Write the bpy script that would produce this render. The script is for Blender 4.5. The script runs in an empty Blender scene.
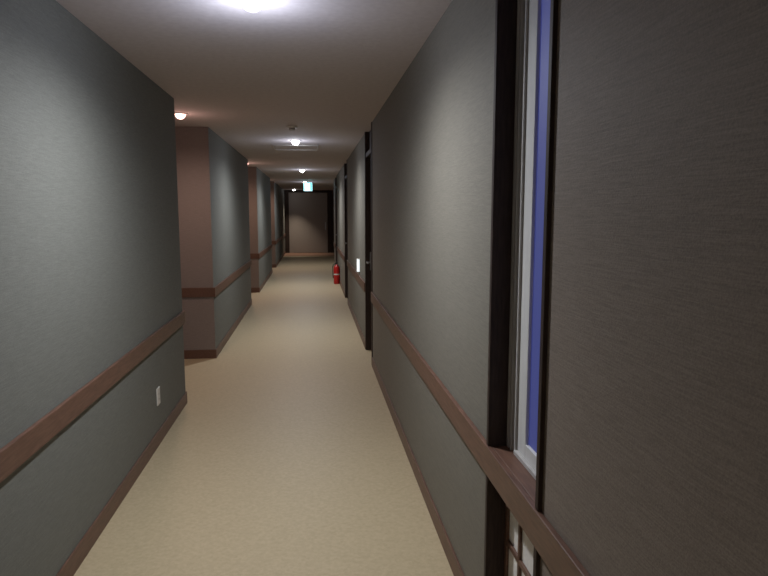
import bpy, bmesh, math, random
from mathutils import Vector, Matrix
random.seed(4)
S = bpy.context.scene
COL = S.collection
S.view_settings.view_transform = 'Standard'
S.view_settings.look = 'None'

H = 1.55          # camera height
ZC = 2.43         # ceiling height
XL, XR = -1.05, 0.594

# ------------------------------------------------------------ materials
def newmat(name):
    m = bpy.data.materials.new(name); m.use_nodes = True
    nt = m.node_tree; b = nt.nodes['Principled BSDF']
    return m, nt, b

def wallpaper(name, c1, c2, rough=0.75):
    m, nt, b = newmat(name)
    tc = nt.nodes.new('ShaderNodeTexCoord')
    mp = nt.nodes.new('ShaderNodeMapping'); mp.inputs['Scale'].default_value = (14, 14, 330)
    n = nt.nodes.new('ShaderNodeTexNoise'); n.inputs['Scale'].default_value = 1.0; n.inputs['Detail'].default_value = 4
    n2 = nt.nodes.new('ShaderNodeTexNoise'); n2.inputs['Scale'].default_value = 260; n2.inputs['Detail'].default_value = 2
    mixf = nt.nodes.new('ShaderNodeMath'); mixf.operation = 'ADD'
    mul = nt.nodes.new('ShaderNodeMath'); mul.operation = 'MULTIPLY'; mul.inputs[1].default_value = 0.5
    r = nt.nodes.new('ShaderNodeValToRGB')
    r.color_ramp.elements[0].position = 0.32; r.color_ramp.elements[0].color = (*c1, 1)
    r.color_ramp.elements[1].position = 0.68; r.color_ramp.elements[1].color = (*c2, 1)
    bp = nt.nodes.new('ShaderNodeBump'); bp.inputs['Strength'].default_value = 0.35; bp.inputs['Distance'].default_value = 0.002
    L = nt.links.new
    L(tc.outputs['Object'], mp.inputs['Vector']); L(mp.outputs[0], n.inputs['Vector']); L(tc.outputs['Object'], n2.inputs['Vector'])
    L(n.outputs['Fac'], mixf.inputs[0]); L(n2.outputs['Fac'], mixf.inputs[1]); L(mixf.outputs[0], mul.inputs[0])
    L(mul.outputs[0], r.inputs[0]); L(r.outputs[0], b.inputs['Base Color'])
    L(mul.outputs[0], bp.inputs['Height']); L(bp.outputs[0], b.inputs['Normal'])
    b.inputs['Roughness'].default_value = rough
    return m

def noisy(name, c1, c2, scale=40, rough=0.6, stretch=(1,1,1), bump=0.1, metallic=0.0, spec=0.5):
    m, nt, b = newmat(name)
    tc = nt.nodes.new('ShaderNodeTexCoord')
    mp = nt.nodes.new('ShaderNodeMapping'); mp.inputs['Scale'].default_value = stretch
    n = nt.nodes.new('ShaderNodeTexNoise'); n.inputs['Scale'].default_value = scale; n.inputs['Detail'].default_value = 5
    r = nt.nodes.new('ShaderNodeValToRGB')
    r.color_ramp.elements[0].position = 0.3; r.color_ramp.elements[0].color = (*c1, 1)
    r.color_ramp.elements[1].position = 0.7; r.color_ramp.elements[1].color = (*c2, 1)
    bp = nt.nodes.new('ShaderNodeBump'); bp.inputs['Strength'].default_value = bump; bp.inputs['Distance'].default_value = 0.002
    L = nt.links.new
    L(tc.outputs['Object'], mp.inputs['Vector']); L(mp.outputs[0], n.inputs['Vector'])
    L(n.outputs['Fac'], r.inputs[0]); L(r.outputs[0], b.inputs['Base Color'])
    L(n.outputs['Fac'], bp.inputs['Height']); L(bp.outputs[0], b.inputs['Normal'])
    b.inputs['Roughness'].default_value = rough; b.inputs['Metallic'].default_value = metallic
    b.inputs['Specular IOR Level'].default_value = spec
    return m

def emis(name, c, s, base=(0.8,0.8,0.8)):
    m, nt, b = newmat(name)
    b.inputs['Base Color'].default_value = (*base, 1)
    b.inputs['Emission Color'].default_value = (*c, 1)
    b.inputs['Emission Strength'].default_value = s
    return m

M_WALL = wallpaper('grey_wallpaper', (0.125,0.128,0.115), (0.198,0.203,0.185))
M_WALLR = wallpaper('olive_wallpaper', (0.145,0.135,0.112), (0.22,0.205,0.172))
M_LIGHTCAST = wallpaper('brown_lightcast_wallpaper', (0.175,0.143,0.120), (0.285,0.24,0.203), 0.7)  # brown cast of the light on the near right wall, put into its colour
M_LAMPLIT = wallpaper('lamplit_wallpaper', (0.205,0.168,0.155), (0.285,0.24,0.222))  # pinkish glow of the warm recess lamps painted into the wallpaper colour
M_CEIL = noisy('ceiling_board', (0.53,0.475,0.475), (0.59,0.535,0.535), 30, 0.85, bump=0.08)
M_FLOOR = noisy('beige_floor', (0.45,0.365,0.228), (0.53,0.435,0.282), 55, 0.5, (1,1,1), 0.25)
M_FLOOR2 = noisy('brown_carpet', (0.20,0.11,0.07), (0.28,0.16,0.11), 90, 0.9)
M_WOOD = noisy('brown_wood', (0.100,0.050,0.034), (0.165,0.086,0.058), 12, 0.45, (6,1,10), 0.1)
M_DWOOD = noisy('espresso_wood', (0.030,0.020,0.017), (0.055,0.036,0.029), 14, 0.6, (8,8,1), 0.1, 0, .25)
M_ALU = noisy('grey_aluminium', (0.40,0.39,0.38), (0.50,0.49,0.48), 30, 0.5, (1,1,.1), 0.03, 0.0)
M_ALUL = noisy('light_sash', (0.60,0.60,0.60), (0.68,0.68,0.68), 30, 0.45, (1,1,.1), 0.03)
M_WHITE = noisy('white_plastic', (0.66,0.64,0.60), (0.72,0.70,0.66), 30, 0.45, bump=0.02)
M_PAPER = noisy('white_panel_paper', (0.78,0.76,0.74), (0.86,0.84,0.81), 120, 0.8)
M_RED = noisy('red_enamel', (0.45,0.012,0.012), (0.52,0.02,0.018), 20, 0.3, bump=0.02)
M_BLACK = noisy('black_rubber', (0.012,0.012,0.012), (0.025,0.025,0.025), 50, 0.5)
M_STEEL = noisy('brushed_steel', (0.5,0.5,0.5), (0.62,0.61,0.6), 60, 0.3, (1,1,8), 0.05, 1.0)
M_LENS = emis('lamp_lens_glow', (1.0,0.98,0.97), 32)
M_LENSW = emis('warm_lens_glow', (1.0,0.50,0.42), 6)
M_SIGNW = emis('sign_white_glow', (0.50,0.82,1.0), 4.5)
M_SIGNG = emis('sign_green_glow', (0.06,0.75,0.65), 2.0, (0.0,0.3,0.2))
M_PANELG = emis('lit_panel_glow', (0.85,0.95,1.0), 1.1)
M_GLASS = emis('dusk_blue_glass', (0.060,0.075,0.34), 0.42, (0.05,0.06,0.12))

# ------------------------------------------------------------ helpers
def add_box(bm, x0,x1,y0,y1,z0,z1):
    vs = [bm.verts.new(p) for p in ((x0,y0,z0),(x1,y0,z0),(x1,y1,z0),(x0,y1,z0),(x0,y0,z1),(x1,y0,z1),(x1,y1,z1),(x0,y1,z1))]
    for f in ((0,3,2,1),(4,5,6,7),(0,1,5,4),(1,2,6,5),(2,3,7,6),(3,0,4,7)):
        bm.faces.new([vs[i] for i in f])

def finish(bm, name, mat, loc=(0,0,0), parent=None, smooth=False, bevel=0):
    me = bpy.data.meshes.new(name); bm.to_mesh(me); bm.free()
    me.materials.append(mat)
    if smooth:
        for p in me.polygons: p.use_smooth = True
    o = bpy.data.objects.new(name, me); o.location = loc
    COL.objects.link(o)
    if parent: o.parent = parent
    if bevel:
        md = o.modifiers.new('bevel','BEVEL'); md.width = bevel; md.segments = 2; md.limit_method = 'ANGLE'
    return o

def boxes(name, blist, mat, bevel=0, parent=None, origin=None):
    xs=[v for q in blist for v in q[0:2]]; ys=[v for q in blist for v in q[2:4]]; zs=[v for q in blist for v in q[4:6]]
    if origin is None: origin=((min(xs)+max(xs))/2,(min(ys)+max(ys))/2,min(zs))
    bm = bmesh.new()
    ox,oy,oz = origin
    for q in blist: add_box(bm, q[0]-ox,q[1]-ox,q[2]-oy,q[3]-oy,q[4]-oz,q[5]-oz)
    return finish(bm, name, mat, origin, parent, bevel=bevel)

def struct(o, label, cat):
    o['kind']='structure'; o['label']=label; o['category']=cat
    return o

def empty(name, loc, label, cat, group=None, structure=False):
    e = bpy.data.objects.new(name, None); e.location = loc; e.empty_display_size=0.1
    COL.objects.link(e); e['label']=label; e['category']=cat
    if group: e['group']=group
    if structure: e['kind']='structure'
    return e

def lathe(bm, prof, seg=32, cap=True, off=(0,0,0)):
    rings=[]
    for r,z in prof:
        ring=[]
        for i in range(seg):
            a=2*math.pi*i/seg
            ring.append(bm.verts.new((off[0]+r*math.cos(a), off[1]+r*math.sin(a), off[2]+z)))
        rings.append(ring)
    for k in range(len(rings)-1):
        for i in range(seg):
            j=(i+1)%seg
            bm.faces.new((rings[k][i],rings[k][j],rings[k+1][j],rings[k+1][i]))
    if cap:
        bm.faces.new(list(reversed(rings[0]))); bm.faces.new(rings[-1])
    bmesh.ops.recalc_face_normals(bm, faces=bm.faces)

def tube(bm, pts, r, seg=12):
    P=[Vector(p) for p in pts]; rings=[]
    for i,p in enumerate(P):
        t=(P[min(i+1,len(P)-1)]-P[max(i-1,0)]).normalized()
        u=t.cross(Vector((0,1,0.01))).normalized(); v=t.cross(u).normalized()
        rings.append([bm.verts.new(p+r*(math.cos(2*math.pi*k/seg)*u+math.sin(2*math.pi*k/seg)*v)) for k in range(seg)])
    for a,b2 in zip(rings,rings[1:]):
        for k in range(seg):
            bm.faces.new((a[k],a[(k+1)%seg],b2[(k+1)%seg],b2[k]))
    bm.faces.new(rings[0]); bm.faces.new(rings[-1])
    bmesh.ops.recalc_face_normals(bm, faces=bm.faces)

# ------------------------------------------------------------ shell
Y0, YE = -2.5, 24.6
XO, XI = 3.2, -2.3
struct(boxes('floor', [(XI,XO,Y0,22.6,-0.1,0)], M_FLOOR), 'beige speckled vinyl corridor floor', 'floor')
struct(boxes('floor', [(XI,XO,22.6,YE+.1,-0.1,0.0)], M_FLOOR2), 'reddish brown carpet by the end door', 'floor')
struct(boxes('ceiling', [(XI,XO,Y0,YE+.1,ZC,ZC+0.12)], M_CEIL), 'plain off-white board ceiling with downlights', 'ceiling')

nt_ = [0]
def trim(blist, label, mat=M_WOOD, bevel=0.003):
    nt_[0]+=1
    return struct(boxes('trim_%d'%nt_[0], blist, mat, bevel), label, 'trim')

RZ0, RZ1, RP = 0.665, 0.765, 0.018
BH, BP = 0.095, 0.010
edges = [(Y0,5.1),(6.7,10.7),(12.3,16.3),(17.9,YE)]
for i,(a,b_) in enumerate(edges):
    o = struct(boxes('wall_left', [(XI,XL,a,b_,0,ZC)], M_WALL),
       'grey textured wallpaper wall block along the corridor', 'wall')
    front = i>0; back = i<3
    ra = a-(RP if front else 0); rb = b_+(RP if back else 0)
    L=[(XL,XL+RP,ra,rb,RZ0,RZ1)]
    B=[(XL,XL+BP,a-(BP if front else 0),b_+(BP if back else 0),0,BH)]
    if front:
        L.append((XI+.3,XL,a-RP,a,RZ0,RZ1)); B.append((XI+.3,XL,a-BP,a,0,BH))
        struct(boxes('wall_recess', [(XI+.3,XL,a-0.004,a,BH,ZC)], M_LAMPLIT), 'wallpaper side wall of the door recess, warm lamp light in its colour', 'wall')
    trim(L,'dark reddish wooden chair rail on the grey wall')
    struct(boxes('baseboard_left', B, M_WOOD, 0.002), 'dark reddish wooden baseboard under grey wall', 'baseboard')
for (a,b_) in [(5.1,6.7),(10.7,12.3),(16.3,17.9)]:
    struct(boxes('wall_recess', [(XI,XI+.3,a,b_,0,ZC)], M_LAMPLIT), 'wallpaper back wall of the door recess, warm lamp light in its colour','wall')

W=0.22
NY0,NY1=1.50,1.99      # window niche
doors=[(6.15,6.95),(10.5,11.35),(14.9,15.75)]
segs=[(Y0,NY0,M_LIGHTCAST),(NY1,6.15,M_WALLR),(6.95,10.5,M_WALLR),(11.35,14.9,M_WALLR),(15.75,17.0,M_WALLR)]
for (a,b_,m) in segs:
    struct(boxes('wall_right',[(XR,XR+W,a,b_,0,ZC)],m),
      'textured wallpaper wall beside the window, brown cast of the light in its colour' if m is M_LIGHTCAST else 'olive-grey textured wallpaper wall','wall')
    struct(boxes('baseboard_right',[(XR-BP,XR,a,b_,0,BH)],M_WOOD,0.002),'dark reddish wooden baseboard','baseboard')
for (a,b_) in [(Y0,6.15),(6.95,10.5),(11.35,14.9),(15.75,17.0)]:
    trim([(XR-RP,XR,a,b_,RZ0,RZ1)],'dark reddish wooden chair rail on the olive wall')
DZ=2.2
for k,(a,b_) in enumerate(doors):
    trim([(XR-.008,XR+.10,a,a+.05,0,ZC),(XR-.008,XR+.10,b_-.05,b_,0,ZC),(XR-.0,XR+.10,a+.05,b_-.05,DZ-.05,DZ),(XR+.04,XR+.10,a+.05,b_-.05,DZ,ZC)],
         'espresso wooden full-height door frame', M_DWOOD)
    d = empty('door_%d'%(k+1),(XR+.05,(a+b_)/2,0),'flush dark espresso guest room door','door',structure=True)
    w=(b_-a)/2-.05
    boxes('door_leaf',[(0,.045,-w,w,0.004,DZ-.05)],M_DWOOD,0.003,d)
    bm=bmesh.new(); add_box(bm,-.012,0,w-.10,w-.06,.92,1.12); add_box(bm,-.05,-.012,w-.088,w-.072,1.0,1.016); add_box(bm,-.055,-.04,w-.2,w-.072,.998,1.018)
    h=finish(bm,'handle',M_STEEL,parent=d,bevel=.003); h['label']='brushed steel lever handle'
    struct(boxes('wall_right',[(XR+W-.04,XR+W,a,b_,0,ZC)],M_LIGHTCAST),'wall closing behind the door','wall')

struct(boxes('wall_side',[(XR+W,XO,16.9,17.0,0,ZC)],M_WALLR),'olive wall of the side passage','wall')
struct(boxes('wall_side',[(XO-.1,XO,17.0,YE,0,ZC)],M_LIGHTCAST),'dark wall closing the side passage','wall')
struct(boxes('wall_end',[(XL,XO,YE,YE+.1,0,ZC)],M_LIGHTCAST),'taupe end wall of the corridor','wall')
struct(boxes('wall_back',[(XL,XR,Y0-.1,Y0,0,ZC)],M_WALLR),'wall at the near end of the corridor','wall')

trim([(XL,XL+.16,YE-.12,YE,0,ZC-.0),(XL+.16,0.80,YE-.12,YE,2.34,ZC)], 'espresso wooden frame at the end of the corridor', M_DWOOD)
trim([(0.60,0.80,YE-.12,YE,0,2.34)], 'espresso wooden post at the end of the corridor', M_DWOOD)
M_END = noisy('taupe_door', (0.30,0.26,0.24),(0.37,0.33,0.30),20,0.6,(6,6,1))
d=empty('door_4',(-.145,YE-.05,0),'taupe door lit from above at the corridor end','door',structure=True)
boxes('door_leaf',[(-.745,.745,-.02,.03,0.005,2.335)],M_END,0.004,d)
bm=bmesh.new(); add_box(bm,.65,.68,-.08,-.065,.9,1.2); add_box(bm,.655,.675,-.07,-.02,.93,.95); add_box(bm,.655,.675,-.07,-.02,1.15,1.17)
h=finish(bm,'handle',M_STEEL,parent=d,bevel=.003); h['label']='steel pull handle'

# ------------------------------------------------------------ window niche
XN=0.646
trim([(XR-.012,XN+.15,NY1-.022,NY1,0,RZ0),(XR-.012,XN+.15,NY1-.022,NY1,RZ1,ZC)],'espresso wooden lining of the window niche',M_DWOOD,0.002)
trim([(XR-.012,XN+.15,NY0,NY0+.022,0,RZ0),(XR-.012,XN+.15,NY0,NY0+.022,RZ1,ZC)],'espresso wooden lining of the window niche',M_DWOOD,0.002)
trim([(XR,XN+.15,NY0+.022,NY1-.022,RZ1-.04,RZ1)],'reddish wooden window sill')
win=empty('window_1',(XN,(NY0+NY1)/2,RZ1),'tall narrow aluminium window showing blue dusk','window',structure=True)
yl=(NY1-NY0)/2-.022
zt=ZC-RZ1
boxes('window_frame',[(0,.012,yl-.020,yl,0,zt),(.010,.05,yl-.036,yl-.020,0,zt),(0,.05,yl-.044,yl-.036,0,zt),(.014,.05,yl-.064,yl-.044,0,zt),(.004,.05,yl-.074,yl-.064,0,zt),
      (0,.05,-yl,-yl+.02,0,zt),(0,.05,-yl+.02,yl-.074,0,.014),(0,.05,-yl+.02,yl-.074,zt-.03,zt)],M_ALU,0.0012,win)
s=boxes('window_sash',[(.012,.036,yl-.150,yl-.076,.014,zt-.03),(.012,.036,-yl+.022,-yl+.05,.014,zt-.03),(.012,.036,-yl+.05,yl-.150,.014,.06),(.012,.036,-yl+.05,yl-.150,zt-.08,zt-.03)],M_ALUL,0.002,win)
s['label']='pale grey sliding sash'
g=boxes('window_pane',[(.022,.027,-yl+.05,yl-.150,.06,zt-.08)],M_GLASS,0,win); g['label']='glass pane glowing with blue dusk'
struct(boxes('wall_right',[(XN+.06,XR+W+.02,NY0,NY1,RZ1,ZC)],M_LIGHTCAST),'outer wall around the window','wall')
low=empty('panel_screen',(XN,(NY0+NY1)/2,0.0),'white panel with brown lattice bars under the window sill','screen')
boxes('screen_panel',[(.012,.022,-yl,yl,0.002,RZ1-.042)],M_PAPER,0,low)
boxes('lattice',[(.002,.012,yl-.02,yl,.002,RZ1-.042),(.002,.012,-yl,-yl+.02,.002,RZ1-.042),(.002,.012,.075,.09,.002,RZ1-.042),
   (.002,.012,-yl+.02,.075,.42,.438),(.002,.012,.09,yl-.02,.42,.438),(.002,.012,-yl+.02,.075,.2,.218),(.002,.012,.09,yl-.02,.2,.218),
   ],M_WOOD,0.0015,low)
struct(boxes('wall_right',[(XN+.03,XR+W,NY0,NY1,0,RZ1-.04)],M_LIGHTCAST),'wall closing behind the lower niche','wall')

# ------------------------------------------------------------ downlights
def downlight(y, x=-0.20, warm=False, energy=55, first=[None,None], col=(1,.96,.9), angle=170, halo=0):
    grp='warm recess downlights' if warm else 'white corridor downlights'
    e=empty('downlight',(x,y,ZC),'small warm pinkish recessed downlight in the recess ceiling' if warm else 'round white recessed ceiling downlight, lit','ceiling light',grp)
    k=1 if warm else 0
    if first[k] is None:
        bm=bmesh.new()
        prof=[(.046,-.001),(.048,-.008),(.056,-.009),(.066,-.006),(.070,-.002),(.070,0.0)]
        lathe(bm,prof,40,cap=False)
        t=finish(bm,'trim_ring',M_WHITE,parent=e,smooth=True)
        bm=bmesh.new(); lathe(bm,[(.044,-.002),(.043,-.018),(.037,-.032),(.024,-.043),(.009,-.048),(.001,-.0485)],40,cap=False)
        l=finish(bm,'lamp_lens',M_LENSW if warm else M_LENS,parent=e,smooth=True)
        first[k]=(t,l)
    else:
        for src in first[k]:
            c=src.copy(); c.parent=e; COL.objects.link(c)
    ld=bpy.data.lights.new('downlight_bulb','SPOT'); ld.energy=energy; ld.color=col
    ld.spot_size=math.radians(angle); ld.spot_blend=1.0; ld.shadow_soft_size=.045
    lo=bpy.data.objects.new('bulb',ld); lo.location=(0,0,-.10); lo.parent=e; COL.objects.link(lo)
    if halo:
        ld=bpy.data.lights.new('downlight_glow','POINT'); ld.energy=halo; ld.color=(1,.6,.5) if warm else (.72,.80,1.0); ld.shadow_soft_size=.04
        lo=bpy.data.objects.new('glow',ld); lo.location=(0,0,-.22); lo.parent=e; COL.objects.link(lo)
CW=(0.95,0.97,1.0)
for i,y in enumerate((2.74,7.85,13.0,18.1)):
    downlight(y, x=-.235 if i==0 else -.19, energy=(110,92,100,55)[i], col=CW, halo=(6.5,3,2.5,2.5)[i])
downlight(23.8, x=-.66, energy=110, col=(1,.85,.68), angle=85)
downlight(5.85,x=-1.155,warm=True,energy=32,col=(1,.72,.6),halo=1.2)
downlight(11.4,x=-1.155,warm=True,energy=34,col=(1,.66,.5),halo=1.2)
downlight(17.1,x=-1.155,warm=True,energy=30,col=(1,.66,.5))
downlight(-1.3, energy=38, col=(1,.84,.66), halo=1)

e=empty('smoke_detector',(-.19,6.55,ZC),'round white smoke detector on the ceiling','smoke detector')
bm=bmesh.new(); lathe(bm,[(.055,0),(.055,-.012),(.048,-.018),(.03,-.02)],32); finish(bm,'detector_base',M_WHITE,parent=e,smooth=False)
bm=bmesh.new(); lathe(bm,[(.030,-.02),(.032,-.034),(.024,-.044),(.004,-.047)],32); finish(bm,'sensor_head',M_ALU,parent=e,smooth=True)
e=empty('ceiling_hatch',(-.2,8.6,ZC),'square ceiling access hatch with thin metal frame','access hatch')
q=.30
boxes('hatch_frame',[(-q,q,-q,-q+.018,-.012,0),(-q,q,q-.018,q,-.012,0),(-q,-q+.018,-q+.018,q-.018,-.012,0),(q-.018,q,-q+.018,q-.018,-.012,0)],M_STEEL,0.001,e)
boxes('hatch_panel',[(-q+.022,q-.022,-q+.022,q-.022,-.004,0)],M_CEIL,0,e)

# exit sign
e=empty('exit_sign',(-.10,17.3,2.14),'lit green and white running man exit sign hung from ceiling','exit sign')
boxes('sign_housing',[(-.125,.125,-.025,.025,0,.24)],M_WHITE,0.006,e)
f=boxes('sign_face',[(-.112,.112,-.029,-.0255,.013,.227)],M_SIGNW,0,e); f['label']='glowing white sign face'
def poly(bm, pts, y=-.0305, y2=-.0292):
    a=[bm.verts.new((p[0],y,p[1])) for p in pts]; b2=[bm.verts.new((p[0],y2,p[1])) for p in pts]
    bm.faces.new(a); bm.faces.new(list(reversed(b2)))
    n=len(pts)
    for i in range(n): bm.faces.new((a[i],b2[i],b2[(i+1)%n],a[(i+1)%n]))
bm=bmesh.new()
poly(bm,[(-.108,.017),(-.085,.017),(-.085,.223),(-.108,.223)])
poly(bm,[(-.085,.205),(.06,.205),(.06,.223),(-.085,.223)])
poly(bm,[(.06,.017),(.108,.017),(.108,.223),(.06,.223)])
cir=[(.0+.016*math.cos(t*math.pi/8),.168+.016*math.sin(t*math.pi/8)) for t in range(16)]
poly(bm,cir)
poly(bm,[(-.022,.150),(.010,.150),(.018,.100),(-.010,.092)])
poly(bm,[(-.022,.150),(-.060,.128),(-.054,.118),(-.020,.136)])
poly(bm,[(.010,.150),(.045,.118),(.037,.110),(.010,.134)])
poly(bm,[(-.010,.096),(.004,.094),(-.030,.040),(-.066,.032),(-.066,.044),(-.036,.052)])
poly(bm,[(.004,.100),(.018,.100),(.036,.066),(.022,.030),(.010,.034),(.020,.066)])
bmesh.ops.recalc_face_normals(bm,faces=bm.faces)
f=finish(bm,'pictogram',M_SIGNG,parent=e); f['label']='green running man symbol'
boxes('hanger',[(-.012,.012,-.008,.008,.24,ZC-2.14)],M_WHITE,0.001,e)

# fire extinguisher
e=empty('fire_extinguisher',(.522,13.6,0),'red fire extinguisher standing on floor beside the wall','fire extinguisher')
bm=bmesh.new(); lathe(bm,[(.060,0),(.066,.012),(.068,.03),(.068,.34),(.062,.375),(.045,.40),(.024,.415),(.022,.43)],32)
finish(bm,'cylinder',M_RED,parent=e,smooth=True)
bm=bmesh.new(); lathe(bm,[(.020,.43),(.020,.455),(.014,.464)],20); add_box(bm,-.012,.012,-.10,.02,.462,.474); add_box(bm,-.010,.010,-.09,.0,.488,.498); add_box(bm,-.010,.010,-.005,.02,.474,.498)
finish(bm,'valve_lever',M_BLACK,parent=e)
bm=bmesh.new(); tube(bm,[(-.015,0,.448),(-.05,-.003,.445),(-.075,-.008,.42),(-.086,-.014,.37),(-.085,-.02,.28),(-.082,-.026,.20),(-.078,-.03,.13)],.009)
finish(bm,'hose',M_BLACK,parent=e,smooth=True)
bm=bmesh.new(); lathe(bm,[(.0688,.20),(.0688,.23)],32,cap=False); finish(bm,'label_band',M_WHITE,parent=e,smooth=True)

# outlet
e=empty('wall_outlet',(XL,4.21,.265),'white electrical outlet plate on grey wall','wall outlet')
boxes('plate',[(0,.008,-.036,.036,0,.118)],M_WHITE,0.003,e)
for z in (.034,.070): boxes('socket',[(.0081,.0095,-.009,.009,z,z+.011)],M_ALU,0,e)

e=empty('wall_lamp',(XR,7.9,.80),'small glowing white box lamp projecting from the wall','wall light')
boxes('lamp_housing',[(-.035,0,-.04,.04,0,.17)],M_WHITE,0.004,e)
f=boxes('lamp_cover',[(-.034,-.002,-.046,-.041,.008,.162)],M_PANELG,0,e); f['label']='glowing white diffuser'

w=bpy.data.worlds.new('dusk'); S.world=w; w.use_nodes=True
w.node_tree.nodes['Background'].inputs[0].default_value=(0.02,0.045,0.45,1)
w.node_tree.nodes['Background'].inputs[1].default_value=0.5

cd=bpy.data.cameras.new('camera'); cd.sensor_width=36; cd.lens=36*620/768
cam=bpy.data.objects.new('camera',cd); COL.objects.link(cam)
yaw=math.radians(6.58); p=math.radians(6.9)
F=Vector((math.sin(yaw)*math.cos(p),math.cos(yaw)*math.cos(p),-math.sin(p)))
cam.location=(0,0,H)
cam.rotation_euler=F.to_track_quat('-Z','Y').to_euler()
cd.clip_start=.02
S.camera=cam
